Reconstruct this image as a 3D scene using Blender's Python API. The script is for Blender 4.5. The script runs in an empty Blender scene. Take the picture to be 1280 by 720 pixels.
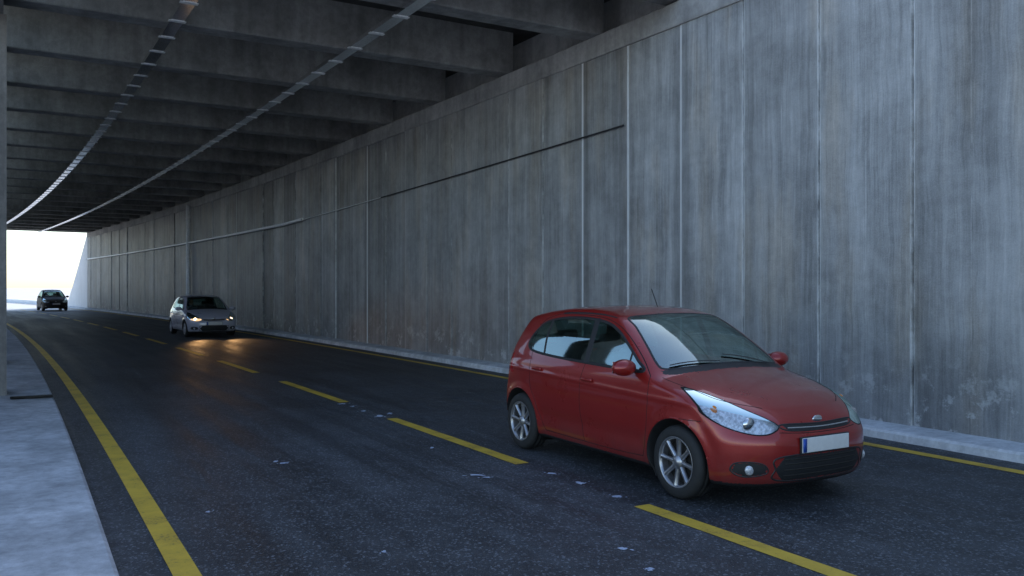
import bpy, bmesh, math, random
import numpy as np
from mathutils import Vector, Matrix
random.seed(4); np.random.seed(4)
scene=bpy.context.scene
scene.view_settings.view_transform='Standard'
try: scene.view_settings.look='None'
except: pass
scene.view_settings.exposure=0
COL=scene.collection

# ------------------------------------------------------------------ node helpers
class NT:
    def __init__(s,name):
        s.m=bpy.data.materials.new(name); s.m.use_nodes=True
        s.t=s.m.node_tree; s.t.nodes.clear()
        s.out=s.t.nodes.new('ShaderNodeOutputMaterial')
    def n(s,typ,**kw):
        nd=s.t.nodes.new(typ)
        for k,v in kw.items(): setattr(nd,k,v)
        return nd
    def set(s,inp,v):
        if isinstance(v,bpy.types.NodeSocket): s.t.links.new(v,inp)
        elif isinstance(v,bpy.types.Node): s.t.links.new(v.outputs[0],inp)
        else: inp.default_value=v
    def math(s,op,a,b=0.0,c=0.0,clamp=False):
        nd=s.t.nodes.new('ShaderNodeMath'); nd.operation=op; nd.use_clamp=clamp
        s.set(nd.inputs[0],a); s.set(nd.inputs[1],b); s.set(nd.inputs[2],c)
        return nd.outputs[0]
    def mr(s,v,a,b,c=0.0,d=1.0):
        nd=s.t.nodes.new('ShaderNodeMapRange'); nd.interpolation_type='SMOOTHSTEP'
        s.set(nd.inputs[0],v)
        for i,q in enumerate((a,b,c,d)): nd.inputs[i+1].default_value=q
        return nd.outputs[0]
    def noise(s,vec,scale,detail=4,rough=0.6):
        nd=s.n('ShaderNodeTexNoise'); s.set(nd.inputs['Vector'],vec)
        nd.inputs['Scale'].default_value=scale; nd.inputs['Detail'].default_value=detail
        nd.inputs['Roughness'].default_value=rough
        return nd.outputs[0]
    def comb(s,x,y,z=0.0):
        nd=s.n('ShaderNodeCombineXYZ'); s.set(nd.inputs[0],x); s.set(nd.inputs[1],y); s.set(nd.inputs[2],z)
        return nd.outputs[0]
    def mix(s,f,a,b,mode='MIX'):
        nd=s.n('ShaderNodeMix',data_type='RGBA',blend_type=mode)
        s.set(nd.inputs[0],f); s.set(nd.inputs[6],a); s.set(nd.inputs[7],b)
        return nd.outputs[2]
    def rgb(s,v):
        nd=s.n('ShaderNodeCombineColor')
        for i in range(3): s.set(nd.inputs[i],v)
        return nd.outputs[0]
    def bump(s,h,strength,dist):
        nd=s.n('ShaderNodeBump'); s.set(nd.inputs['Height'],h)
        nd.inputs['Strength'].default_value=strength; nd.inputs['Distance'].default_value=dist
        return nd.outputs[0]
    def bsdf(s,color,rough=0.6,metal=0.0,bump=None,coat=0,spec=None):
        b=s.n('ShaderNodeBsdfPrincipled')
        s.set(b.inputs['Base Color'],color); s.set(b.inputs['Roughness'],rough); s.set(b.inputs['Metallic'],metal)
        if bump is not None: s.set(b.inputs['Normal'],bump)
        if coat: b.inputs['Coat Weight'].default_value=coat; b.inputs['Coat Roughness'].default_value=0.04
        if spec is not None: b.inputs['Specular IOR Level'].default_value=spec
        s.t.links.new(b.outputs[0],s.out.inputs[0]); return b

def c4(r,g,b): return (r,g,b,1)
def simple(name,col,rough=0.5,metal=0.0,coat=0,ns=20,amt=0.12,spec=None):
    t=NT(name); tc=t.n('ShaderNodeTexCoord').outputs['Object']
    n=t.noise(tc,ns,3)
    k=t.mr(n,0.3,0.7,1-amt,1+amt)
    col2=t.mix(1.0,c4(*col),t.rgb(k),'MULTIPLY')
    t.bsdf(col2,rough,metal,coat=coat,spec=spec); return t.m

# concrete panel wall
def mat_wall():
    t=NT('wall_concrete'); uv=t.n('ShaderNodeUVMap').outputs[0]
    sp=t.n('ShaderNodeSeparateXYZ'); t.set(sp.inputs[0],uv); u,v=sp.outputs[0],sp.outputs[1]
    a=t.math('DIVIDE',t.math('SUBTRACT',u,1.64),1.3)
    idx=t.math('FLOOR',a); fr=t.math('SUBTRACT',a,idx)
    wn=t.n('ShaderNodeTexWhiteNoise',noise_dimensions='1D'); t.set(wn.inputs['W'],idx); pn=wn.outputs[0]
    ridx=t.math('ROUND',a)
    wn2=t.n('ShaderNodeTexWhiteNoise',noise_dimensions='1D'); t.set(wn2.inputs['W'],t.math('ADD',ridx,55.3)); jn=wn2.outputs[0]
    jd=t.math('MULTIPLY',t.math('ABSOLUTE',t.math('SUBTRACT',a,ridx)),1.3)
    z=t.math('MULTIPLY',idx,7.31)
    wob=t.math('MULTIPLY',t.noise(t.comb(t.math('MULTIPLY',u,2.),t.math('MULTIPLY',v,1.1),3.),1,2),0.12)
    uw=t.math('ADD',u,wob)
    broad=t.noise(t.comb(t.math('MULTIPLY',uw,5.0),t.math('MULTIPLY',v,0.22),z),1,5,0.65)
    fine=t.noise(t.comb(t.math('MULTIPLY',uw,34.),t.math('MULTIPLY',v,0.7),z),1,4,0.7)
    cloud=t.noise(t.comb(t.math('MULTIPLY',u,0.9),t.math('MULTIPLY',v,0.9),1.),1,6,0.65)
    blot=t.noise(t.comb(t.math('MULTIPLY',u,6.0),t.math('MULTIPLY',v,5.0),5.),1,6,0.75)
    grain=t.noise(t.comb(u,v,2.),60,4,0.7)
    val=t.math('ADD',0.38,t.mr(broad,0.3,0.72,-0.065,0.075))
    val=t.math('ADD',val,t.mr(fine,0.3,0.75,-0.05,0.06))
    val=t.math('ADD',val,t.mr(cloud,0.3,0.7,-0.07,0.08))
    val=t.math('ADD',val,t.mr(blot,0.35,0.7,-0.03,0.04))
    val=t.math('ADD',val,t.mr(grain,0.3,0.7,-0.04,0.04))
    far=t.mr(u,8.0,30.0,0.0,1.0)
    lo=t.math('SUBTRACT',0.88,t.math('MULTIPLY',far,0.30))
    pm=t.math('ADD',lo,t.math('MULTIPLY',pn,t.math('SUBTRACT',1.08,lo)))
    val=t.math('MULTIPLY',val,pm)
    drip=t.noise(t.comb(t.math('MULTIPLY',uw,3.3),t.math('MULTIPLY',v,0.10),9.),1,4,0.6)
    dm=t.math('MULTIPLY',t.mr(drip,0.50,0.66),t.mr(v,1.0,6.0,0.25,0.8))
    val=t.math('MULTIPLY',val,t.math('SUBTRACT',1.0,t.math('MULTIPLY',dm,0.38)))
    js=t.noise(t.comb(t.math('MULTIPLY',u,14.),t.math('MULTIPLY',v,2.3),4.),1,5,0.7)
    jn2=t.math('ADD',t.math('MULTIPLY',jn,0.50),t.math('MULTIPLY',js,0.9))
    jm=t.math('MULTIPLY',t.mr(jd,0.014,0.038,1,0),t.mr(jn2,0.46,0.80))
    soft=t.math('MULTIPLY',t.mr(jd,0.0,0.13,0.5,0),t.mr(js,0.4,0.7))
    val=t.math('MULTIPLY',val,t.math('SUBTRACT',1.0,t.math('MULTIPLY',t.mr(jd,0.003,0.014,1,0),0.6)))
    bd=t.math('MULTIPLY',t.mr(jd,0.10,0.26,1,0),t.mr(jn,0.35,0.8,0,0.24))
    val=t.math('MULTIPLY',val,t.math('SUBTRACT',1.0,bd))
    fm=t.math('ABSOLUTE',t.math('SUBTRACT',fr,0.47))
    val=t.math('ADD',val,t.math('MULTIPLY',t.mr(fm,0.002,0.009,1,0),t.mr(js,0.42,0.6,0,0.12)))
    sz=t.noise(t.comb(t.math('MULTIPLY',u,2.6),t.math('MULTIPLY',v,2.6),6.),1,7,0.75)
    low=t.mr(v,0.15,1.2,1,0)
    wm=t.math('MULTIPLY',low,t.mr(sz,0.53,0.62))
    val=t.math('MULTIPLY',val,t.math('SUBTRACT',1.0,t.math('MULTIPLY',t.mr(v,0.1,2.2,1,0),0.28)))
    wmask=t.math('MAXIMUM',t.math('MAXIMUM',jm,t.math('MULTIPLY',wm,0.5)),t.math('MULTIPLY',soft,0.5))
    base=t.mix(1.0,c4(0.99,1.0,1.0),t.rgb(val),'MULTIPLY')
    rust=t.mr(t.noise(t.comb(t.math('MULTIPLY',u,1.7),t.math('MULTIPLY',v,0.3),12.),1,3),0.48,0.68,0,0.6)
    base=t.mix(rust,base,t.mix(1.0,base,c4(1.08,0.97,0.84),'MULTIPLY'))
    col=t.mix(wmask,base,c4(0.74,0.75,0.75))
    h=t.math('ADD',t.math('ADD',t.math('MULTIPLY',fine,0.5),t.math('MULTIPLY',grain,0.3)),broad)
    t.bsdf(col,t.mr(fine,0.3,0.7,0.42,0.68),bump=t.bump(h,0.7,0.014)); return t.m

def mat_conc(name,base,var=0.25,scale=1.0,tint=(1,1,1),rough=0.8,cracks=False):
    t=NT(name); tc=t.n('ShaderNodeTexCoord').outputs['Object']
    a=t.noise(tc,0.9*scale,6,0.65); b=t.noise(tc,9*scale,5,0.7); g=t.noise(tc,90*scale,3,0.7)
    mp=t.n('ShaderNodeMapping'); t.set(mp.inputs[0],tc); mp.inputs['Scale'].default_value=(3,3,0.35)
    st=t.noise(mp.outputs[0],1.5*scale,5,0.6)
    v=t.math('MULTIPLY',base,t.mr(a,0.3,0.7,1-var,1+var))
    v=t.math('MULTIPLY',v,t.mr(b,0.3,0.7,1-var*0.5,1+var*0.5))
    v=t.math('MULTIPLY',v,t.mr(g,0.3,0.7,1-var*0.3,1+var*0.3))
    v=t.math('MULTIPLY',v,t.mr(st,0.35,0.7,1+var*0.5,1-var*0.6))
    col=t.mix(1.0,c4(*tint),t.rgb(v),'MULTIPLY')
    h=t.math('ADD',b,t.math('MULTIPLY',g,0.4))
    t.bsdf(col,rough,bump=t.bump(h,0.4,0.01)); return t.m

def mat_asphalt():
    t=NT('asphalt'); uv=t.n('ShaderNodeUVMap').outputs[0]
    sp=t.n('ShaderNodeSeparateXYZ'); t.set(sp.inputs[0],uv); u,d=sp.outputs[0],sp.outputs[1]
    agg=t.n('ShaderNodeTexVoronoi'); t.set(agg.inputs['Vector'],uv); agg.inputs['Scale'].default_value=70
    agc=t.n('ShaderNodeSeparateColor'); t.set(agc.inputs[0],agg.outputs['Color'])
    g=t.noise(uv,130,3,0.8); big=t.noise(uv,0.6,5,0.6); med=t.noise(uv,5,6,0.75)
    lon=t.noise(t.comb(t.math('MULTIPLY',u,0.12),t.math('MULTIPLY',d,2.6)),1,5,0.6)
    v=t.math('MULTIPLY',0.046,t.mr(big,0.3,0.7,0.75,1.28))
    v=t.math('MULTIPLY',v,t.mr(lon,0.3,0.7,0.75,1.32))
    v=t.math('MULTIPLY',v,t.mr(med,0.3,0.7,0.80,1.25))
    v=t.math('ADD',v,t.mr(agc.outputs[0],0.80,1.0,0.0,0.12))
    v=t.math('MULTIPLY',v,t.mr(g,0.3,0.7,0.5,1.55))
    edge=t.mr(t.math('ABSOLUTE',t.math('SUBTRACT',d,0.25)),3.75,4.02,0,1)
    dust=t.math('MULTIPLY',edge,t.mr(med,0.45,0.65,0,0.5))
    spots=t.mr(t.noise(uv,2.3,8,0.8),0.68,0.72,0,0.35)
    col=t.mix(1.0,c4(0.94,1.0,1.09),t.rgb(v),'MULTIPLY')
    col=t.mix(t.math('MAXIMUM',dust,spots),col,c4(0.17,0.18,0.20))
    h=t.math('ADD',t.math('MULTIPLY',agg.outputs['Distance'],-1.0),t.math('MULTIPLY',g,0.4))
    ro=t.mr(lon,0.3,0.7,0.50,0.70)
    t.bsdf(col,ro,bump=t.bump(h,0.55,0.006),spec=0.38); return t.m

def mat_paint(name,col,wear=0.5):
    t=NT(name); uv=t.n('ShaderNodeTexCoord').outputs['Object']
    a=t.noise(uv,40,5,0.8); b=t.noise(uv,3,5,0.7)
    m=t.math('ADD',t.math('MULTIPLY',a,0.7),t.math('MULTIPLY',b,0.5))
    w=t.mr(m,0.64,0.76,0,wear)
    c=t.mix(w,t.mix(t.mr(b,0.3,0.7,0,1),c4(*col),c4(col[0]*0.78,col[1]*0.76,col[2]*0.85)),c4(0.06,0.06,0.06))
    t.bsdf(c,0.6,bump=t.bump(a,0.4,0.004)); return t.m

M_wall=mat_wall()
M_cap=mat_conc('cap_concrete',0.38,0.22,1.0,(1.0,0.98,0.95))
M_colm=mat_conc('column_concrete',0.20,0.25,1.0,(1.0,0.93,0.84))
M_gird=mat_conc('girder_concrete',0.27,0.28,0.8,(1.0,0.97,0.92))
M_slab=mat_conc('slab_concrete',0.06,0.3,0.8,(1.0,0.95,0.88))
M_side=mat_conc('sidewalk_concrete',0.42,0.24,1.5,(0.98,1.0,1.03))
M_kerb=mat_conc('kerb_concrete',0.66,0.18,2.0,(0.98,1.0,1.03))
M_pale=mat_conc('overexposed_limestone',0.80,0.05,0.5,(1.0,1.0,0.99))  # pale to put overexposed daylight into the wall and building beyond the portal
M_ground=mat_conc('dusty_ground',0.60,0.10,0.3,(1.0,0.98,0.95))
M_asph=mat_asphalt()
M_yel=mat_paint('yellow_paint',(0.74,0.48,0.05),0.65)
M_wht=mat_paint('white_paint',(0.55,0.62,0.72),0.5)
M_galv=simple('galvanised_steel',(0.92,0.92,0.93),0.16,1.0,amt=0.08)
M_clip=simple('white_bracket',(0.85,0.85,0.84),0.3)
M_cable=simple('black_cable',(0.03,0.03,0.032),0.5)
M_cond=simple('pale_conduit',(0.88,0.89,0.90),0.3)
M_iron=simple('cast_iron',(0.035,0.033,0.03),0.6,0.5)

# ------------------------------------------------------------------ road frame
R=600.0; TH0=math.radians(29.9)
def th(s): return TH0+s/R
def P(s,d=0.0,z=0.0):
    t=th(s)
    return (1.38+R*(math.cos(t)-math.cos(TH0))+d*math.cos(t), 6.0+R*(math.sin(t)-math.sin(TH0))+d*math.sin(t), z)

def mkobj(name,verts,faces,mats,fm=None,uvs=None,smooth=False,parent=None):
    me=bpy.data.meshes.new(name); me.from_pydata([tuple(v) for v in verts],[],[tuple(f) for f in faces]); 
    for m in (mats if isinstance(mats,(list,tuple)) else [mats]): me.materials.append(m)
    if fm is not None: me.polygons.foreach_set('material_index',list(fm))
    if uvs is not None:
        ul=me.uv_layers.new(name='UVMap')
        arr=np.array([uvs[l.vertex_index] for l in me.loops],dtype=np.float32)
        ul.data.foreach_set('uv',arr.ravel())
    if smooth: me.polygons.foreach_set('use_smooth',[True]*len(me.polygons))
    me.update()
    ob=bpy.data.objects.new(name,me); COL.objects.link(ob)
    if parent: ob.parent=parent
    return ob
def empty(name,loc=(0,0,0),rot=0):
    e=bpy.data.objects.new(name,None); e.location=loc; e.rotation_euler=(0,0,rot); COL.objects.link(e); e.empty_display_size=0.3
    return e

def strip(name,prof,s0,s1,ds,mat,parent=None,closed=False,smooth=False,zf=None):
    n=max(2,int(round((s1-s0)/ds))+1); V=[];U=[];Fc=[]
    arc=[0]
    for i in range(1,len(prof)): arc.append(arc[-1]+math.hypot(prof[i][0]-prof[i-1][0],prof[i][1]-prof[i-1][1]))
    k=len(prof)
    for i in range(n):
        s=s0+(s1-s0)*i/(n-1)
        for j,(d,z) in enumerate(prof):
            zz=z if zf is None else zf(s,z)
            V.append(P(s,d,zz)); U.append((s,arc[j]+prof[0][0]))
    m=k if closed else k-1
    for i in range(n-1):
        for j in range(m):
            j2=(j+1)%k
            Fc.append((i*k+j,(i+1)*k+j,(i+1)*k+j2,i*k+j2))
    if closed:
        Fc.append(tuple(range(k))); Fc.append(tuple((n-1)*k+j for j in reversed(range(k))))
    return mkobj(name,V,Fc,mat,uvs=U,parent=parent,smooth=smooth)

# ------------------------------------------------------------------ setting
S_END=72.0
mkobj('ground',[(-2500,-2500,-0.03),(2500,-2500,-0.03),(2500,2500,-0.03),(-2500,2500,-0.03)],[(0,1,2,3)],M_ground)
strip('road',[(-3.72,0),(0,0.0),(4.25,0)],-60,S_END-4,1.0,M_asph)
strip('road',[(-3.72,0),(0,0.0),(4.25,0)],S_END-4,190,2.0,mat_conc('overexposed_road',0.58,0.10,0.6,(1.0,0.99,0.97),0.6))  # same road past the exit, with the daylight glare put into its colour
strip('pavement',[(-3.72,-0.02),(-3.72,0.09),(-3.745,0.105),(-5.2,0.115),(-5.2,-.02)],-60,120,1.0,M_side)
strip('kerb',[(4.20,-0.02),(4.21,0.075),(4.24,0.10),(4.70,0.12)],-40,120,0.65,M_kerb)
# markings
strip('edge_line',[(-3.42,0.004),(-3.27,0.004)],-60,120,1.0,M_yel)
strip('edge_line',[(3.71,0.004),(3.86,0.004)],-60,120,1.0,M_yel)
V=[];Fc=[]
for k in range(-6,14):
    a=2.56+5.12*k; b=a+3.3; n=12
    for i in range(n+1):
        s=a+(b-a)*i/n
        V+= [P(s,-0.075+random.uniform(-.003,.003),0.004),P(s,0.075+random.uniform(-.003,.003),0.004)]
        if i<n:
            q=len(V)-2; Fc.append((q,q+2,q+3,q+1))
mkobj('lane_line',V,Fc,M_yel)
# flakes of old white paint
V=[];Fc=[]
def pix(x,y): Y=1807.1/(y-360.0); return ((x-640)/1063.*Y,Y)
spots=[(597,594,.08,.018),(690,592,.045,.02),(725,604,.055,.026),(770,621,.055,.022),(428,505,.06,.035),(441,508,.04,.03),(455,514,.05,.035),(475,520,.06,.045),(487,517,.04,.03),
 (355,579,.05,.02),(778,686,.04,.015),(812,712,.03,.015),(345,577,.03,.02),(608,597,.05,.015),(412,497,.04,.03),(540,560,.02,.02),(260,640,.02,.015),(480,690,.02,.015)]
for (px,py,a,b) in spots:
    X,Y=pix(px,py)
    for rep in range(4):
        cx=X+random.uniform(-a,a)*1.6*(rep>0); cy=Y+random.uniform(-b,b)*3*(rep>0); q=len(V); n=13; sc=0.95 if rep==0 else random.uniform(.12,.35)
        for i in range(n):
            an=2*math.pi*i/n; rr=random.uniform(0.45,1.2)*sc
            V.append((cx+a*rr*math.cos(an),cy+b*2.2*rr*math.sin(an),0.0035))
        Fc.append(tuple(range(q,q+n)))
mkobj('paint_flakes',V,Fc,M_wht)
# drain grate in pavement
dr=empty('drain_grate')
s0,d0=9.75,-4.0
for i in range(9):
    s=s0-0.14+0.28*i/8; dd=.26
    vs=[P(s-.011,d0-dd,0.125),P(s+.011,d0-dd,0.125),P(s+.011,d0+dd,0.122),P(s-.011,d0+dd,0.122)]
    mkobj('bar',vs,[(0,1,2,3)],M_iron,parent=dr)
vs=[P(s0-.17,d0-.27,0.119),P(s0+.17,d0-.27,0.119),P(s0+.17,d0+.27,0.117),P(s0-.17,d0+.27,0.117)]
mkobj('pit',vs,[(0,1,2,3)],simple('dark_pit',(0.012,0.012,0.012),0.9),parent=dr)

# right wall of vertical panels
WD=4.66
V=[];U=[];Fc=[];fm=[]
ZT=5.80
def addq(pts,m=0):
    q=len(V)
    for (s,d,z) in pts: V.append(P(s,d,z)); U.append((s,z))
    Fc.append(tuple(range(q,q+len(pts)))); fm.append(m)
k0=-22;k1=54
for k in range(k0,k1):
    a=1.64+1.3*k; b=a+1.3; o=random.uniform(-0.018,0.018)*(1.6 if k>8 else 1); D=WD+o
    sts=[(a,WD+.034),(a+.007,WD+.032),(a+.014,D),(b-.014,D),(b-.007,WD+.032),(b,WD+.034)]
    for i in range(5):
        (sa,da),(sb,db)=sts[i],sts[i+1]
        addq([(sa,da,-.02),(sa,da,ZT),(sb,db,ZT),(sb,db,-.02)])
wall=empty('retaining_wall')
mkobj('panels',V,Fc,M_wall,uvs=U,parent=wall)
SW0=1.64+1.3*k0; SW1=1.64+1.3*k1
strip('cap_beam',[(WD+.05,ZT-.03),(WD-.035,ZT-.03),(WD-.045,ZT),(WD-.045,6.13),(WD-.03,6.15),(5.25,6.15),(5.25,7.9),(5.6,7.9),(5.6,-.2)],SW0,SW1,1.3,M_cap,parent=wall)
def fall(s,z):
    if z<0.5: return z
    return max(0.4, z*(1-(s-SW1)/9.0))
strip('boundary_wall',[(WD,-.02),(WD,6.15),(5.3,6.15),(5.3,-.02)],SW1,SW1+120,2.0,M_pale,zf=fall)
def boxsd(name,s0,s1,d0,d1,z0,z1,mat,parent=None):
    c=[P(s,d,z) for s in (s0,s1) for d in (d0,d1) for z in (z0,z1)]
    f=[(0,1,3,2),(4,6,7,5),(0,4,5,1),(2,3,7,6),(0,2,6,4),(1,5,7,3)]
    return mkobj(name,c,f,mat,parent=parent)
# left side: a row of columns carrying an edge beam, open to daylight
cn=empty('colonnade')
s=10.2
while s<S_END-1.6:
    boxsd('column',s,s+.7,-4.85,-4.31,0.1,5.75,M_colm,parent=cn); s+=6.2
boxsd('column',S_END-.8,S_END-.1,-4.85,-4.31,0.1,5.75,M_colm,parent=cn)
strip('edge_beam',[(-4.35,5.75),(-4.35,6.147),(-4.95,6.147),(-4.95,5.75)],5.6,S_END,1.5,M_colm,parent=cn,closed=True)
strip('unseen_sky_screen',[(-8.6,-.02),(-8.6,5.6),(-8.9,5.6),(-8.9,-.02)],6,S_END+4,2.0,M_cap)  # unseen wall, raised and moved in to cut sky light through the bays
# bank of earth behind the right wall
V=[];Fc=[];n=20; a,b,d0,d1,z=-30,SW1,5.62,120,7.6
for i in range(n+1):
    s=a+(b-a)*i/n
    for d in (d0,d1): V.append(P(s,d,z))
for i in range(n): Fc.append((2*i,2*i+2,2*i+3,2*i+1))
q=len(V); V+= [P(a,d0,-.02),P(a,d1,-.02),P(b,d0,-.02),P(b,d1,-.02)]
Fc+=[(0,1,q+1,q),(2*n,q+2,q+3,2*n+1),(1,2*n+1,q+3,q+1)]
mkobj('embankment',V,Fc,M_ground)

# roof: slab and transverse girders
roof=empty('underpass_roof')
RS0=5.6
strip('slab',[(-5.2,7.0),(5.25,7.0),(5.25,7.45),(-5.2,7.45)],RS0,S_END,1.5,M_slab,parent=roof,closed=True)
V=[];Fc=[]
k=0
while 7.85+3.1*k<S_END-0.9:
    s=7.85+3.1*k; q=len(V); k+=1
    sec=[(-.24,7.02),(-.22,6.17),(-.20,6.15),(.20,6.15),(.22,6.17),(.24,7.02)]
    for d in (-5.15,4.74):
        for (ds,z) in sec: V.append(P(s+ds,d,z))
    for j in range(5): Fc.append((q+j,q+j+1,q+6+j+1,q+6+j))
    Fc.append(tuple(q+j for j in range(5,-1,-1))); Fc.append(tuple(q+6+j for j in range(6)))
mkobj('girders',V,Fc,M_gird,parent=roof)
boxsd('portal_beam',S_END-.45,S_END+.05,-5.2,5.2,6.17,7.9,M_gird,parent=roof)
boxsd('portal_beam_near',RS0-.1,RS0+.3,-5.2,5.2,6.17,7.9,M_gird,parent=roof)
# cable trays under the girders
for d in (-1.92,1.12):
    tr=empty('cable_tray')
    strip('channel',[(d-.10,6.12),(d-.10,6.05),(d+.10,6.05),(d+.10,6.12),(d+.093,6.12),(d+.093,6.057),(d-.093,6.057),(d-.093,6.12)],RS0,S_END,1.0,M_galv,parent=tr,closed=True)
    V=[];Fc=[]
    s=RS0+.5
    while s<S_END-.3:
        q=len(V)
        for (a,b,c0,c1,z0,z1) in ((s-.05,s+.05,d-.135,d+.135,6.040,6.0495),):
            c=[P(x,y,z) for x in (a,b) for y in (c0,c1) for z in (z0,z1)]
            V+=c; Fc+=[tuple(q+i for i in f) for f in ((0,1,3,2),(4,6,7,5),(0,4,5,1),(2,3,7,6),(0,2,6,4),(1,5,7,3))]
        s+=1.04
    mkobj('brackets',V,Fc,M_clip,parent=tr)
# cables along the wall
def tube(name,pts,r,mat,n=8,parent=None):
    V=[];Fc=[]
    for i,p in enumerate(pts):
        p=Vector(p); a=Vector(pts[max(0,i-1)]); b=Vector(pts[min(len(pts)-1,i+1)])
        t=(b-a).normalized(); up=Vector((0,0,1)) if abs(t.z)<.9 else Vector((1,0,0))
        x=t.cross(up).normalized(); y=x.cross(t)
        for j in range(n):
            an=2*math.pi*j/n; V.append(p+x*math.cos(an)*r+y*math.sin(an)*r)
    for i in range(len(pts)-1):
        for j in range(n):
            j2=(j+1)%n; Fc.append((i*n+j,i*n+j2,(i+1)*n+j2,(i+1)*n+j))
    Fc.append(tuple(range(n))); Fc.append(tuple((len(pts)-1)*n+j for j in reversed(range(n))))
    return mkobj(name,V,Fc,mat,smooth=True,parent=parent)
def zc(s): return np.interp(s,[6.8,17,26,80],[4.44,4.2,4.0,4.02])
def cab(a,b,r,d=WD-.05): return [P(s,d,float(zc(s))) for s in np.arange(a,b,.5)]
tube('wall_cable',cab(6.9,17.5,0),.015,M_cable)
tube('wall_cable',cab(17.5,26,0),.012,M_cond)
tube('wall_conduit',cab(24,SW1,0,WD-.11),.055,M_cond)
dp=empty('drain_pipe')
tube('pipe',[P(41,WD-.13,.1),P(41,WD-.13,3),P(41,WD-.13,5.9)],.11,M_cond,14,parent=dp)
for z in (1.2,3.2,5.2): tube('clamp',[P(41,WD-.13,z),P(41,WD-.13,z+.06)],.125,M_cond,14,parent=dp)
# low pale building outside the portal
def house(s,d,w,l,h):
    e=empty('limestone_building')
    boxsd('walls',s,s+l,d,d+w,-.03,h,M_pale,parent=e)
    boxsd('parapet',s-.1,s+l+.1,d-.1,d+w+.1,h,h+.4,M_pale,parent=e)
    dk=simple('window_dark',(0.4,0.4,0.4),0.3)
    for i in range(4):
        boxsd('window',s-.06,s-.003,d+w*(i+.35)/4,d+w*(i+.65)/4,1,2.2,dk,parent=e)
house(175,-36,16,14,3.4)

# ------------------------------------------------------------------ CAR
def smooth_tab(pts,sig,lo,hi):
    xs=np.linspace(lo,hi,1200); p=np.array(pts); ys=np.interp(xs,p[:,0],p[:,1])
    st=xs[1]-xs[0]; n=int(3*sig/st); k=np.exp(-0.5*(np.arange(-n,n+1)*st/sig)**2); k/=k.sum()
    yp=np.concatenate([np.full(n,ys[0])+ (np.arange(-n,0))*(ys[1]-ys[0]),ys,np.full(n,ys[-1])+np.arange(1,n+1)*(ys[-1]-ys[-2])])
    return xs,np.convolve(yp,k,'valid')
TOP=smooth_tab([(-.5,.45),(0,.67),(.15,.76),(.35,.85),(.6,.925),(.85,.98),(.97,1.01),(1.2,1.165),(1.4,1.29),(1.6,1.40),(1.75,1.462),(2.0,1.505),(2.3,1.525),(2.7,1.515),(3.1,1.475),(3.4,1.425),(3.8,1.34),(4.3,1.2)],.05,-.5,4.3)
SID=smooth_tab([(0,.70),(.15,.765),(.22,.805),(.30,.825),(.45,.838),(.62,.848),(.76,.845),(.86,.832),(.93,.812),(.98,.79),(1.2,.715),(1.45,.605),(1.7,.48)],.022,0,1.7)
PLN=smooth_tab([(-.5,.80),(0,.88),(.3,.945),(.7,.985),(1.2,1.0),(2.8,1.0),(3.3,.98),(3.8,.925),(4.3,.85)],.1,-.5,4.3)
XF=smooth_tab([(0,.16),(.15,.10),(.24,.035),(.32,.012),(.44,0.0),(.54,.005),(.60,.035),(.68,.075),(.76,.16),(.86,.34),(1.0,.62),(1.3,1.3)],.022,0,1.3)
XR=smooth_tab([(0,3.62),(.2,3.68),(.32,3.745),(.5,3.775),(.62,3.765),(.70,3.735),(.95,3.71),(1.05,3.685),(1.3,3.53),(1.45,3.42),(1.7,3.25)],.03,0,1.7)
WR=[(.78,.295),(3.24,.295)]; RA=.352
def Ff(x,y,z):
    ay=np.abs(y)
    w=np.clip((2.5-x)/.6,0,1)
    zt=np.interp(x-.11*(ay/.7)**2*w,TOP[0],TOP[1])-.075*ay**2-.05*ay**4
    f1=(z-zt)*.9
    ws=np.interp(z,SID[0],SID[1])*np.interp(x,PLN[0],PLN[1])
    gh=np.clip((z-.95)/.5,0,1); ws=ws-gh*.035*np.clip((x-2.6)/1.0,0,1)
    for (wx,wz) in WR:
        r=np.sqrt((x-wx)**2+(z-wz)**2)
        ws=ws+.016*np.exp(-((r-RA)/.055)**2)
    ws=ws+.006*np.exp(-((z-.80-.03*(x-1.5))/.02)**2)-.010*np.exp(-((z-.42)/.06)**2)*np.clip((x-1.15)/.1,0,1)*np.clip((2.9-x)/.1,0,1)
    f2=(ay-ws)
    q=ay/.85
    f3=(np.interp(z,XF[0],XF[1])+.07*q**2+.33*q**4-x)*.8
    f4=(x-(np.interp(z,XR[0],XR[1])-.05*q**2-.15*q**4))*.9
    f5=.175-z
    A=np.stack([f1,f2,f3,f4,f5]); kk=.020; m=A.max(0)
    return m+kk*np.log(np.exp((A-m)/kk).sum(0))
def bis(fn,lo,hi,it=26):
    lo=np.array(lo,float); hi=np.array(hi,float)
    for _ in range(it):
        mid=(lo+hi)/2; ins=fn(mid)<0
        lo=np.where(ins,mid,lo); hi=np.where(ins,hi,mid)
    return (lo+hi)/2
def grad(p):
    e=2e-3; x,y,z=p[:,0],p[:,1],p[:,2]
    g=np.stack([Ff(x+e,y,z)-Ff(x-e,y,z),Ff(x,y+e,z)-Ff(x,y-e,z),Ff(x,y,z+e)-Ff(x,y,z-e)],1)
    return g/np.linalg.norm(g,axis=1)[:,None]
def pr_side(q,sg=1):
    q=np.array(q,float); t=bis(lambda t:Ff(q[:,0],t,q[:,1]),np.zeros(len(q)),np.full(len(q),1.1)); return np.stack([q[:,0],sg*t,q[:,1]],1)
def pr_front(q,sg=1):
    q=np.array(q,float); t=bis(lambda t:Ff(t,q[:,0],q[:,1]),np.full(len(q),.95),np.full(len(q),-.4)); return np.stack([t,sg*q[:,0],q[:,1]],1)
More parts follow.
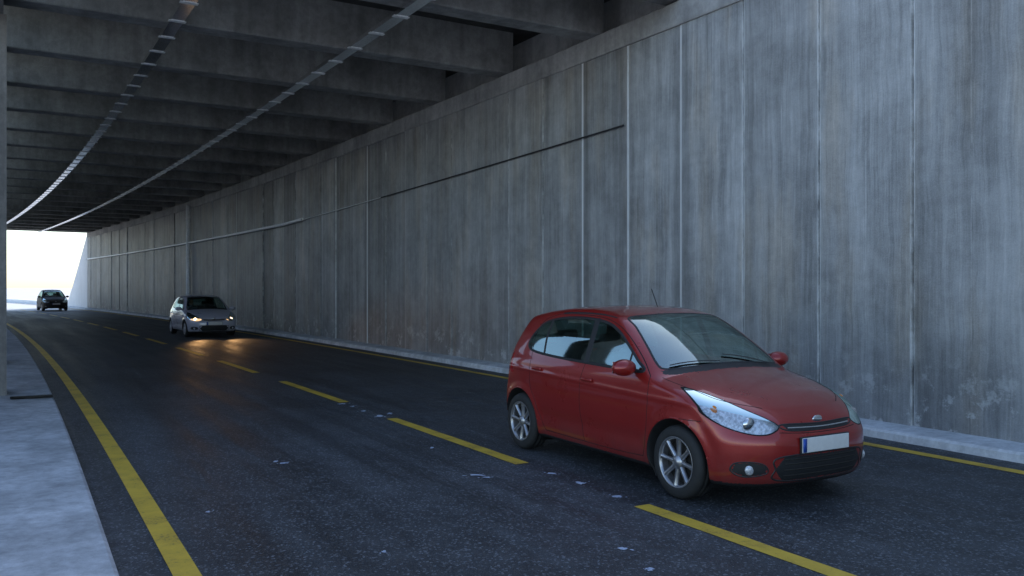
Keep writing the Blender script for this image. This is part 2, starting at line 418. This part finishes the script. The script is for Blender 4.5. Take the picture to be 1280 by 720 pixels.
def pr_rear(q,sg=1):
    q=np.array(q,float); t=bis(lambda t:Ff(t,q[:,0],q[:,1]),np.full(len(q),3.0),np.full(len(q),4.2)); return np.stack([t,sg*q[:,0],q[:,1]],1)
def pr_top(q,sg=1):
    q=np.array(q,float); t=bis(lambda t:Ff(q[:,0],q[:,1],t),np.full(len(q),.5),np.full(len(q),1.8)); return np.stack([q[:,0],sg*q[:,1],t],1)
def inpoly(px,py,poly):
    ins=np.zeros(px.shape,bool); n=len(poly); j=n-1
    for i in range(n):
        xi,yi=poly[i];xj,yj=poly[j]
        c=((yi>py)!=(yj>py))&(px<(xj-xi)*(py-yi)/((yj-yi)+1e-12)+xi); ins^=c; j=i
    return ins
def crv(pts,closed=False,n=10):
    pts=[np.array(p,float) for p in pts]; L=len(pts); out=[]
    rng=range(L) if closed else range(L-1)
    for i in rng:
        if closed: p0,p1,p2,p3=pts[(i-1)%L],pts[i],pts[(i+1)%L],pts[(i+2)%L]
        else: p0,p1,p2,p3=pts[max(0,i-1)],pts[i],pts[i+1],pts[min(L-1,i+2)]
        for k in range(n):
            t=k/n
            out.append(.5*((2*p1)+(-p0+p2)*t+(2*p0-5*p1+4*p2-p3)*t*t+(-p0+3*p1-3*p2+p3)*t**3))
    if not closed: out.append(pts[-1])
    return np.array(out)

# --- paints
def mat_carpaint(name,col,metal=.35,coat=.9,ro=0.26):
    t=NT(name); tc=t.n('ShaderNodeTexCoord').outputs['Object']
    fl=t.noise(tc,900,2); du=t.noise(tc,3,5,0.7)
    k=t.mr(fl,0.3,0.7,0.9,1.1)
    c=t.mix(1.0,c4(*col),t.rgb(k),'MULTIPLY')
    sp=t.n('ShaderNodeSeparateXYZ'); t.set(sp.inputs[0],tc)
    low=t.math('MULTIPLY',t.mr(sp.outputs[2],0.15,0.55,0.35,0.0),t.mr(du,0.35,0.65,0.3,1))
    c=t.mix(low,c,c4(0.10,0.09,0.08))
    r=t.mr(du,0.3,0.7,ro,ro+.12)
    t.bsdf(c,r,metal,coat=coat); return t.m
M_red=mat_carpaint('red_paint',(0.31,0.015,0.011),.3)
M_sil=mat_carpaint('silver_blue_paint',(0.60,0.60,0.70),.15)
M_drk=mat_carpaint('dark_grey_paint',(0.03,0.026,0.022),.0,.05,.6)
M_blk=simple('black_plastic',(0.018,0.018,0.019),0.5)
M_rub=simple('tyre_rubber',(0.022,0.022,0.022),0.75)
M_all=simple('alloy',(0.42,0.42,0.44),0.32,0.85)
M_chr=simple('chrome',(0.75,0.75,0.77),0.12,1.0,amt=.05)
M_beam=simple('beam_reflector',(0.76,0.76,0.78),0.13,1.0,amt=.05)
M_int=simple('interior_fabric',(0.030,0.031,0.034),0.85)
M_tail=simple('tail_lamp_red',(0.35,0.01,0.01),0.15,coat=1)
M_amb=simple('indicator_amber',(0.7,0.22,0.03),0.2)
M_plate=simple('number_plate',(0.72,0.72,0.70),0.4,amt=.04)
M_blu=simple('plate_blue',(0.02,0.08,0.40),0.4)
M_skin=simple('skin',(0.45,0.27,0.19),0.55)
M_shirt=simple('shirt_cloth',(0.42,0.48,0.60),0.85)
M_hair=simple('hair',(0.03,0.02,0.015),0.7)
def mat_glass(name,tint,refl):
    t=NT(name); tr=t.n('ShaderNodeBsdfTransparent'); tr.inputs[0].default_value=c4(*tint)
    gl=t.n('ShaderNodeBsdfGlossy'); gl.inputs[0].default_value=c4(.75,.92,.90); gl.inputs['Roughness'].default_value=.03
    fr=t.n('ShaderNodeFresnel'); fr.inputs[0].default_value=1.45
    f=t.math('MULTIPLY',fr.outputs[0],refl,clamp=True)
    mx=t.n('ShaderNodeMixShader'); t.set(mx.inputs[0],f); t.set(mx.inputs[1],tr.outputs[0]); t.set(mx.inputs[2],gl.outputs[0])
    t.t.links.new(mx.outputs[0],t.out.inputs[0]); return t.m
M_gls=mat_glass('tinted_glass',(.34,.48,.46),0.36)
M_lens=mat_glass('lamp_lens',(.92,.94,.96),1.0)

# --- shell grid
nf=250; NP=2*nf
phi=np.linspace(-math.pi,math.pi,NP,endpoint=False)
st=[]
for a in np.linspace(math.pi/2*.995,0,100,endpoint=False): st.append((.75,-math.sin(a),math.cos(a)))
for x in np.linspace(.75,3.1,235): st.append((x,0,1))
for a in np.linspace(0,math.pi/2*.995,91)[1:]: st.append((3.1,math.sin(a),math.cos(a)))
st=np.array(st); NS=len(st); Z0=.62
ox=np.repeat(st[:,0],NP); dx=np.repeat(st[:,1],NP); dr_=np.repeat(st[:,2],NP); ph=np.tile(phi,NS)
dy=dr_*np.sin(ph); dz=dr_*np.cos(ph)
tt=bis(lambda t:Ff(ox+dx*t,dy*t,Z0+dz*t),np.zeros(len(ox)),np.full(len(ox),2.0))
VX=np.stack([ox+dx*tt,dy*tt,Z0+dz*tt],1)
for (wx,wz) in WR:
    rx=VX[:,0]-wx; rz=VX[:,2]-wz; r=np.hypot(rx,rz)
    m=(np.abs(r-RA)<.0085)&(np.abs(VX[:,1])>.55)
    VX[m,0]=wx+rx[m]/r[m]*RA; VX[m,2]=wz+rz[m]/r[m]*RA
ii,jj=np.meshgrid(np.arange(NS-1),np.arange(NP),indexing='ij'); j2=(jj+1)%NP
FQ=np.stack([ii*NP+jj,ii*NP+j2,(ii+1)*NP+j2,(ii+1)*NP+jj],-1).reshape(-1,4)
C=VX[FQ].mean(1); cx,cy,cz=C[:,0],C[:,1],C[:,2]; ay=np.abs(cy)
kill=np.zeros(len(FQ),bool)
for (wx,wz) in WR: kill|=(np.hypot(cx-wx,cz-wz)<RA-.001)&(ay>.55)
DLO=[(1.24,.985),(1.36,1.075),(1.55,1.20),(1.74,1.305),(1.95,1.372),(2.25,1.402),(2.6,1.400),(2.9,1.368),(3.08,1.315),(3.20,1.20),(3.23,1.10),(3.10,1.045),(2.7,1.015),(2.1,.995),(1.6,.985)]
HL=[(.405,.640),(.50,.592),(.62,.590),(.745,.635),(.805,.71),(.795,.80),(.740,.885),(.675,.865),(.565,.765),(.46,.695)]
INT=[(-.47,.33),(-.40,.235),(.40,.235),(.47,.33),(.40,.425),(-.40,.425)]
GR=[(-.375,.655),(-.33,.612),(0,.602),(.33,.612),(.375,.655),(.0,.648)]
FOG=[(.53,.30),(.66,.27),(.735,.31),(.72,.375),(.62,.385),(.545,.36)]
WS_=[(1.015,0),(1.03,.3),(1.07,.52),(1.125,.655),(1.20,.675),(1.40,.625),(1.62,.565),(1.78,.525),(1.755,.3),(1.74,0)]
WSf=WS_+[(a,-b) for (a,b) in WS_[::-1]]
COW=[(.935,0),(.955,.35),(1.01,.60),(1.07,.70),(1.12,.69),(1.06,.52),(1.02,.3),(1.01,0)]
COWf=COW+[(a,-b) for (a,b) in COW[::-1]]
RW=[(-.50,1.08),(.50,1.08),(.54,1.15),(.47,1.345),(-.47,1.345),(-.54,1.15)]
TL=[(3.42,.80),(3.80,.78),(3.80,1.06),(3.62,1.13),(3.50,1.0)]
HLc=crv(HL,True); DLOc=crv(DLO,True)
mi=np.zeros(len(FQ),int)
mi[(cz<.215)]=1
dl=inpoly(cx,cz,DLOc)&(ay>.45); mi[dl]=2
G=grad(C)
ws_=inpoly(cx,cy,WSf)&(cz>.95)&(G[:,2]>.3)&(np.abs(G[:,1])<.62); mi[ws_]=2
mi[inpoly(cx,cy,COWf)&(cz>.9)&(~ws_)]=1
mi[inpoly(cy,cz,RW)&(cx>3.2)]=2
mi[inpoly(cx,cz,TL)&(ay>.56)&(cx>3.4)]=4
hl=inpoly(ay,cz,HLc)&(cx<.8); mi[hl]=3
mi[inpoly(cy,cz,INT)&(cx<.4)]=1
mi[inpoly(cy,cz,GR)&(cx<.4)]=1
mi[inpoly(ay,cz,FOG)&(cx<.5)]=1
def mesh_np(name,verts,faces,mats,mat_i=None,smooth=True):
    used=np.unique(faces); rm=-np.ones(len(verts),int); rm[used]=np.arange(len(used))
    me=bpy.data.meshes.new(name); me.from_pydata(verts[used].tolist(),[],rm[faces].tolist())
    for m in mats: me.materials.append(m)
    if mat_i is not None: me.polygons.foreach_set('material_index',mat_i.astype(np.int32))
    if smooth: me.polygons.foreach_set('use_smooth',np.ones(len(faces),bool))
    me.update(); return me
keep=~kill
PARTS=[]
PARTS.append(('body',mesh_np('car_body',VX,FQ[keep],[M_red,M_blk,M_gls,M_lens,M_tail],mi[keep])))
GV=grad(VX); VR=VX-GV*.022; VR[:,0]+=.012
hc=HLc.mean(0); HLb=hc+(HLc-hc)*1.22
hlb=inpoly(ay,cz,HLb)&(cx<.9)
M_refl=simple('lamp_reflector',(0.66,0.67,0.70),0.3,0.35,ns=45,amt=.35)
PARTS.append(('lamp_bowls',mesh_np('lamp_bowls',VR,FQ[hlb&keep],[M_refl])))
# dark headliner under the roof skin
hd=(cz>1.0)&(mi==0)&(cx>1.2); VH=VX-GV*.02
PARTS.append(('headliner',mesh_np('headliner',VH,FQ[hd],[M_int])))

def mpart(name,V,Fc,mats,fm=None,smooth=True):
    me=bpy.data.meshes.new(name); me.from_pydata([tuple(map(float,v)) for v in V],[],[tuple(int(i) for i in f) for f in Fc])
    for m in (mats if isinstance(mats,(list,tuple)) else [mats]): me.materials.append(m)
    if fm is not None: me.polygons.foreach_set('material_index',fm)
    if smooth: me.polygons.foreach_set('use_smooth',[True]*len(me.polygons))
    me.update(); PARTS.append((name,me)); return me
RB={}
def ribbon(pts,proj,w,mat,closed=False,both=True,lift=.0015,n=8,curve=True):
    q=crv(pts,closed,n) if curve else np.array(pts,float)
    N=len(q)
    if closed: tg=np.roll(q,-1,0)-np.roll(q,1,0)
    else:
        tg=np.gradient(q,axis=0)
    tg/=np.linalg.norm(tg,axis=1)[:,None]+1e-9
    nn=np.stack([-tg[:,1],tg[:,0]],1)
    for sg in ((1,-1) if both else (1,)):
        ed=[]
        for o in (-w/2,-w/4,0,w/4,w/2):
            p=proj(q+nn*o,1); g=grad(p); l=lift if abs(o)<w/2 else -.0005
            p=p+g*l; p[:,1]*=sg; ed.append(p)
        V,Fc=RB.setdefault(mat,([],[])); b=len(V)
        for e in ed: V.extend(e.tolist())
        for r in range(4):
            for i in range(N if closed else N-1):
                i2=(i+1)%N; Fc.append((b+r*N+i,b+r*N+i2,b+(r+1)*N+i2,b+(r+1)*N+i))
M_seam=simple('panel_gap',(0.006,0.006,0.006),0.9)
ribbon(DLO,pr_side,.026,M_blk,True,lift=.004)
ribbon([(2.10,.99),(2.10,1.2),(2.125,1.405)],pr_side,.085,M_blk,lift=.003)
ribbon([(2.86,1.03),(2.90,1.2),(2.90,1.37)],pr_side,.04,M_blk,lift=.003)
ribbon([(1.44,.985),(1.45,1.06),(1.45,1.135)],pr_side,.03,M_blk,lift=.003)
ribbon([(1.14,.95),(1.12,.80),(1.13,.6),(1.16,.38),(1.20,.275)],pr_side,.007,M_seam)
ribbon([(1.20,.275),(1.6,.262),(2.07,.262),(2.75,.27)],pr_side,.007,M_seam)
ribbon([(2.10,.985),(2.12,.8),(2.11,.5),(2.07,.262)],pr_side,.007,M_seam)
ribbon([(2.75,.27),(2.84,.40),(2.93,.56),(3.02,.68),(3.05,.80),(3.10,1.02),(3.14,1.2),(3.06,1.36),(2.8,1.43)],pr_side,.007,M_seam)
ribbon([(1.14,.95),(1.30,1.085),(1.52,1.235),(1.74,1.345),(2.0,1.41),(2.4,1.437),(2.8,1.43)],pr_side,.006,M_seam)
ribbon([(.72,.655),(.60,.655),(.50,.66)],pr_side,.006,M_seam)
ribbon(HL,pr_front,.010,M_seam,True,lift=.001)
ribbon(GR,pr_front,.012,M_blk,True,both=False,lift=.004)
ribbon([(-.42,.60),(-.2,.588),(0,.585),(.2,.588),(.42,.60)],pr_front,.006,M_seam,both=False)
ribbon(INT,pr_front,.014,M_blk,True,both=False,lift=.005)
ribbon(FOG,pr_front,.010,M_blk,True,lift=.003)
ribbon([(-.34,.630),(0,.622),(.34,.630)],pr_front,.014,M_chr,both=False,lift=.008)
ribbon([(.245,.42),(.36,.555),(.50,.655),(.72,.70),(.93,.725),(1.05,.735)],pr_top,.007,M_seam)
ribbon(WSf[:],pr_top,.022,M_blk,True,both=False,lift=.003,n=6)
ribbon(RW,pr_rear,.02,M_blk,True,both=False,lift=.003)
ribbon([(-.62,1.0),(-.60,.66),(0,.64),(.60,.66),(.62,1.0)],pr_rear,.007,M_seam,both=False)
ribbon([(1.85,.60),(2.3,.60),(2.75,.60)],pr_top,.012,M_blk)
for i,(mat,(V,Fc)) in enumerate(list(RB.items())): mpart('trim_'+mat.name,V,Fc,mat)

def lathe(prof,n=48,yc=0.):
    V=[];Fc=[];k=len(prof)
    for i in range(n):
        a=2*math.pi*i/n
        for (r,y) in prof: V.append((r*math.cos(a),y,r*math.sin(a)))
    for i in range(n):
        i2=(i+1)%n
        for j in range(k-1): Fc.append((i*k+j,i2*k+j,i2*k+j+1,i*k+j+1))
    return V,Fc
def wheel(cxw,czw,sg):
    V=[];Fc=[];fm=[]
    def add(v,f,m):
        b=len(V); V.extend([(cxw+p[0],sg*(.735+p[1]),czw+p[2]) for p in v]); Fc.extend([tuple(b+i for i in q) for q in f]); fm.extend([m]*len(f))
    v,f=lathe([(.17,-.09),(.205,-.095),(.25,-.098),(.283,-.085),(.292,-.06),(.294,-.03),(.288,-.028),(.288,-.022),(.2945,-.02),(.295,.02),(.289,.022),(.289,.028),(.294,.03),(.292,.062),(.283,.083),(.262,.095),(.225,.099),(.208,.096),(.198,.085),(.197,.06)],56); add(v,f,0)
    v,f=lathe([(.206,.097),(.200,.099),(.190,.092),(.185,.07),(.180,.0),(.178,-.08)],56); add(v,f,1)
    v,f=lathe([(.0,.02),(.178,.02)],40); add(v,f,2)
    v,f=lathe([(.0,.092),(.026,.092),(.034,.084),(.052,.080),(.058,.070),(.058,.03)],32); add(v,f,1)
    nsp=8
    for k in range(nsp):
        a=2*math.pi*k/nsp+.1
        pts=[]
        for (r,hw,yo) in ((.045,.020,.076),(.10,.0145,.080),(.15,.014,.085),(.192,.022,.090)):
            for (t,yy) in ((-hw,yo-.03),(-hw*.8,yo),(hw*.8,yo),(hw,yo-.03)):
                pts.append((r*math.cos(a)-t*math.sin(a),yy,r*math.sin(a)+t*math.cos(a)))
        ff=[]
        for i in range(3):
            for j in range(3): ff.append((i*4+j,i*4+j+1,(i+1)*4+j+1,(i+1)*4+j))
        add(pts,ff,1)
    return V,Fc,fm
for nm,(wx,wz),sg in (('wheel_fr',WR[0],1),('wheel_fl',WR[0],-1),('wheel_rr',WR[1],1),('wheel_rl',WR[1],-1)):
    V,Fc,fm=wheel(wx,wz,sg); mpart(nm,V,Fc,[M_rub,M_all,M_iron],fm)
# arch liners
V=[];Fc=[]
for (wx,wz) in WR:
    for sg in (1,-1):
        n=40; b=len(V)
        for i in range(n+1):
            a=-.5+ (math.pi+1.0)*i/n
            x=wx+RA*math.cos(a); z=wz+RA*math.sin(a)
            y=float(pr_side([(x,max(z,.18))])[0,1]) if z>.18 else .78
            V+= [(x,sg*(y-.002),z),(wx+(RA-.012)*math.cos(a),sg*(y-.022),wz+(RA-.012)*math.sin(a)),(x,sg*.50,z)]
        for i in range(n):
            q=b+3*i; Fc+=[(q,q+3,q+4,q+1),(q+1,q+4,q+5,q+2)]
        c=len(V); V.append((wx,sg*.5,wz))
        for i in range(n): Fc.append((b+3*i+2,b+3*i+5,c))
mpart('arch_liners',V,Fc,M_blk)

def bxm(name,cx,cy,cz,sx,sy,sz,mat,bev=.01,rot=(0,0,0),seg=3):
    bm=bmesh.new(); bmesh.ops.create_cube(bm,size=1)
    bmesh.ops.scale(bm,vec=(sx,sy,sz),verts=bm.verts)
    if bev: bmesh.ops.bevel(bm,geom=list(bm.edges),offset=bev,segments=seg,affect='EDGES',profile=.6)
    from mathutils import Euler
    bmesh.ops.rotate(bm,matrix=Euler(rot).to_matrix(),verts=bm.verts,cent=(0,0,0))
    bmesh.ops.translate(bm,vec=(cx,cy,cz),verts=bm.verts)
    me=bpy.data.meshes.new(name); bm.to_mesh(me); bm.free(); me.materials.append(mat)
    me.polygons.foreach_set('use_smooth',[True]*len(me.polygons)); me.update(); PARTS.append((name,me)); return me
# underbody, interior
bxm('underbody',1.95,0,.235,3.0,1.0,.10,M_blk)
bxm('floor',2.15,0,.34,1.95,1.4,.05,M_int)
bxm('bulkhead',1.17,0,.60,.05,1.3,.55,M_int)
bxm('dashboard',1.28,0,.86,.34,1.36,.16,M_int,.05,(0,-.15,0))
bxm('instrument_pod',1.36,0.0,.965,.14,.36,.06,M_int,.02)
bxm('rear_shelf',3.30,0,.93,.35,1.2,.03,M_int)
for sg in (1,-1):
    bxm('door_card',2.05,sg*.745,.62,1.75,.04,.62,M_int,.015)
def seat(x,y,w=.48):
    bxm('seat_cushion',x,y,.50,.50,w,.18,M_int,.06,(0,-.1,0))
    bxm('seat_back',x+.27,y,.82,.14,w*.95,.58,M_int,.06,(0,.28,0))
    bxm('headrest',x+.37,y,1.17,.09,.25,.16,M_int,.035,(0,.2,0))
seat(1.90,.36); seat(1.90,-.36); seat(2.72,.34,.6); seat(2.72,-.34,.6)
def sphere(name,c,sc,mat,seg=24,fn=None):
    bm=bmesh.new(); bmesh.ops.create_uvsphere(bm,u_segments=seg,v_segments=seg//2,radius=1)
    for v in bm.verts:
        if fn: v.co=fn(v.co.copy())
        v.co=Vector((c[0]+v.co.x*sc[0],c[1]+v.co.y*sc[1],c[2]+v.co.z*sc[2]))
    me=bpy.data.meshes.new(name); bm.to_mesh(me); bm.free(); me.materials.append(mat)
    me.polygons.foreach_set('use_smooth',[True]*len(me.polygons)); me.update(); PARTS.append((name,me)); return me
# steering wheel
V=[];Fc=[]
for i in range(28):
    a=2*math.pi*i/28
    for j in range(8):
        b=2*math.pi*j/8; r=.175+.014*math.cos(b)
        x0=.014*math.sin(b); yy=r*math.cos(a); zz=r*math.sin(a); t=.45
        V.append((1.50+x0*math.cos(t)+zz*math.sin(t),.36+yy,.93-x0*math.sin(t)+zz*math.cos(t)))
for i in range(28):
    for j in range(8): Fc.append((i*8+j,((i+1)%28)*8+j,((i+1)%28)*8+(j+1)%8,i*8+(j+1)%8))
mpart('steering_wheel',V,Fc,M_blk)
bxm('steering_hub',1.49,.36,.93,.05,.15,.10,M_blk,.02,(0,-.45,0))
# driver (skin-modifier body)
def skinbody(name,verts,edges,rad,mat):
    me=bpy.data.meshes.new(name); me.from_pydata(verts,edges,[]); ob=bpy.data.objects.new(name,me); COL.objects.link(ob)
    m=ob.modifiers.new('s','SKIN'); m.use_smooth_shade=True
    for i,r in enumerate(rad): me.skin_vertices[0].data[i].radius=r if isinstance(r,tuple) else (r,r)
    me.skin_vertices[0].data[0].use_root=True
    s=ob.modifiers.new('u','SUBSURF'); s.levels=2; s.render_levels=2
    dg=bpy.context.evaluated_depsgraph_get(); e=ob.evaluated_get(dg); m2=bpy.data.meshes.new_from_object(e)
    bpy.data.objects.remove(ob); m2.name=name; m2.materials.clear(); m2.materials.append(mat); PARTS.append((name,m2))
Yd=.36
vb=[(1.98,Yd,.64),(2.0,Yd,.80),(2.04,Yd,.98),(2.05,Yd,1.07),(2.04,Yd,1.13),
    (2.04,Yd+.17,1.03),(1.86,Yd+.24,.86),(1.66,Yd+.17,.93),
    (2.04,Yd-.17,1.03),(1.86,Yd-.22,.86),(1.66,Yd-.15,.93),
    (1.70,Yd+.12,.62),(1.45,Yd+.13,.50),(1.70,Yd-.12,.62),(1.45,Yd-.13,.50)]
eb=[(0,1),(1,2),(2,3),(3,4),(2,5),(5,6),(6,7),(2,8),(8,9),(9,10),(0,11),(11,12),(0,13),(13,14)]
rb=[(.15,.11),(.14,.10),(.15,.10),.06,.05,.07,.05,.038,.07,.05,.038,.085,.06,.085,.06]
skinbody('driver_body',vb,eb,rb,M_shirt)
for sg,o in ((1,.16),(-1,-.15)):
    hv=[(1.65,Yd+o,.935),(1.59,Yd+o,.96),(1.56,Yd+o*1.02,1.0)]
    he=[(0,1),(1,2)]; hr=[.028,(.040,.02),(.036,.018)]
    for f in range(4):
        b=len(hv); y=Yd+o+(-.03+.02*f); hv+=[(1.545,y,1.02),(1.515,y,1.01),(1.51,y,.985)]; he+=[(2,b),(b,b+1),(b+1,b+2)]; hr+=[.010,.009,.008]
    b=len(hv); y=Yd+o-sg*.045; hv+=[(1.575,y,.985),(1.545,y-sg*.008,.995),(1.525,y-sg*.004,.99)]; he+=[(1,b),(b,b+1),(b+1,b+2)]; hr+=[.012,.010,.009]
    skinbody('driver_hand',hv,he,hr,M_skin)
def headf(c):
    c=c.copy()
    if c.z<0: c.x*=1-.12*(-c.z); c.y*=1-.25*(-c.z)**1.5
    if c.x<-.7 and abs(c.y)<.22 and -.35<c.z<.15: c.x-=.22*(1-abs(c.y)/.22)*(0.15-c.z)/.5
    return c
sphere('driver_head',(2.0,Yd,1.235),(.098,.076,.118),M_skin,32,headf)
sphere('driver_hair',(2.015,Yd,1.262),(.098,.083,.105),M_hair,24,lambda c: Vector((c.x if c.x>-.55 else -.55-(c.x+.55)*.2,c.y,max(c.z,-.55 if c.x>0 else .15))))
# door mirrors
for sg in (1,-1):
    def mf(c):
        x=max(min(c.x,.55),-1); return Vector((x,c.y,c.z))
    sphere('mirror_shell',(1.33,sg*.925,1.015),(.085,.115,.072),M_red,24,mf)
    bxm('mirror_stalk',1.345,sg*.825,.985,.06,.09,.03,M_blk,.012)
    bxm('mirror_glass',1.379,sg*.925,1.015,.004,.17,.10,M_chr,.001)
    for hx,hz in ((2.0,.845),(2.90,.875)):
        p=pr_side([(hx,hz)],sg)[0]; bxm('door_handle',hx,p[1]+sg*.014,hz,.17,.028,.030,M_red,.012)
    p=pr_front([(.63,.325)],sg)[0]
    sphere('fog_lamp',(p[0]+.02,p[1],.325),(.03,.042,.042),M_refl)
    p=pr_front([(.60,.675)],1)[0]; g=grad(p[None])[0]; c=p-g*.030
    sphere('beam_unit',(c[0],sg*c[1],c[2]),(.026,.062,.052),M_beam)
    p=pr_front([(.735,.77)],1)[0]; g=grad(p[None])[0]; c=p-g*.024
    sphere('turn_signal',(c[0],sg*c[1],c[2]),(.035,.018,.032),M_amb)
# plate, badge, wipers, antenna
p=pr_front([(0,.50)])[0]
bxm('number_plate',p[0]-.010,0,.500,.010,.52,.112,M_plate,.003)
bxm('plate_band',p[0]-.0165,.238,.500,.003,.040,.104,M_blu,0)
bxm('plate_mount',p[0]+.0,0,.500,.018,.54,.126,M_blk,.004)
p=pr_front([(0,.672)])[0]
sphere('badge',(p[0]-.002,0,.676),(.010,.055,.030),M_chr)
p=pr_rear([(0,.78)])[0]; bxm('rear_plate',p[0]+.008,0,.80,.010,.52,.112,M_plate,.003)
for i,z in enumerate((.275,.32,.365,.40)):
    pp=pr_front([(y,z) for y in np.linspace(-.40,.40,21)]); 
    V=[];Fc=[]
    for q in pp: V+=[(q[0]-.001,q[1],q[2]-.005),(q[0]-.004,q[1],q[2]),(q[0]-.001,q[1],q[2]+.005)]
    for k in range(20): Fc+=[(3*k,3*k+3,3*k+4,3*k+1),(3*k+1,3*k+4,3*k+5,3*k+2)]
    mpart('intake_slat',V,Fc,M_iron)
for (y0,y1,x1) in ((-.50,.02,1.10),(.12,.60,1.12)):
    q=[(1.03+.0*y0,y0)]+[(1.03+(x1-1.03)*t,y0+(y1-y0)*t) for t in np.linspace(.1,1,10)]
    pp=pr_top(q); g=grad(pp); pp=pp+g*.014; V=[];Fc=[]
    for k,(a) in enumerate(pp): V+=[a+np.array([-.008,0,0]),a+np.array([0,0,.008]),a+np.array([.008,0,0])]
    for k in range(len(pp)-1): Fc+=[(3*k,3*k+3,3*k+4,3*k+1),(3*k+1,3*k+4,3*k+5,3*k+2)]
    mpart('wiper',V,Fc,M_blk)
bxm('roof_antenna',2.05,0,1.60,.006,.006,.20,M_blk,0,(0,.5,0))

def mat_emit(name,col,st):
    t=NT(name); e=t.n('ShaderNodeEmission'); e.inputs[0].default_value=c4(*col); e.inputs[1].default_value=st
    t.t.links.new(e.outputs[0],t.out.inputs[0]); return t.m
M_lit=mat_emit('lit_headlamp',(1.0,.72,.44),7)
M_lit2=mat_emit('lit_reflector',(1.0,.62,.32),1.3)
def place_car(s,d,paint,yaw=0,scale=(1,1,1),lit=False):
    loc=P(s,d,0.004); e=empty('hatchback_car',loc,th(s)+math.pi/2+yaw); e.scale=scale
    for nm,me in PARTS:
        ob=bpy.data.objects.new(nm,me); COL.objects.link(ob); ob.parent=e
        for sl in ob.material_slots:
            if sl.material==M_red and paint is not M_red:
                sl.link='OBJECT'; sl.material=paint
            elif lit and nm=='beam_unit':
                sl.link='OBJECT'; sl.material=M_lit
            elif lit and nm=='lamp_bowls':
                sl.link='OBJECT'; sl.material=M_lit2
    if lit:
        for sg in (1,-1):
            l=bpy.data.lights.new('headlamp','SPOT'); l.energy=90; l.color=(1,.55,.22); l.spot_size=math.radians(46); l.spot_blend=1; l.shadow_soft_size=.06
            lo=bpy.data.objects.new('headlamp_beam',l); COL.objects.link(lo); lo.parent=e; lo.location=(-.05,sg*.58,.66)
            lo.rotation_euler=Vector((1,0,.16)).to_track_quat('Z','Y').to_euler()
    return e
place_car(-.02,1.19,M_red)
place_car(25.9,2.10,M_sil,scale=(1,1,.95),lit=True)
place_car(67.0,1.7,M_drk,scale=(1,1.02,1.03))

# ------------------------------------------------------------------ light
AZ=math.radians(-34); EL=math.radians(35)
sv=Vector((-math.sin(AZ)*math.cos(EL),math.cos(AZ)*math.cos(EL),math.sin(EL)))
sl=bpy.data.lights.new('sun','SUN'); sl.energy=5; sl.angle=math.radians(.5); sl.color=(1,.96,.90)
so=bpy.data.objects.new('sun',sl); COL.objects.link(so); so.rotation_euler=sv.to_track_quat('Z','Y').to_euler()
w=bpy.data.worlds.new('World'); scene.world=w; w.use_nodes=True; nt=w.node_tree
bg=nt.nodes['Background']; sky=nt.nodes.new('ShaderNodeTexSky'); sky.sky_type='NISHITA'; sky.sun_disc=False
sky.sun_elevation=EL; sky.sun_rotation=-AZ; sky.dust_density=1.0; sky.air_density=1.0; sky.ozone_density=1.4; sky.altitude=200
nt.links.new(sky.outputs[0],bg.inputs[0]); bg.inputs[1].default_value=.32

cam=bpy.data.cameras.new('camera'); co=bpy.data.objects.new('camera',cam); COL.objects.link(co)
co.location=(0,0,1.7); co.rotation_euler=(math.radians(90),0,0); cam.lens=29.9; cam.sensor_width=36; cam.clip_end=6000; cam.clip_start=.05
scene.camera=co
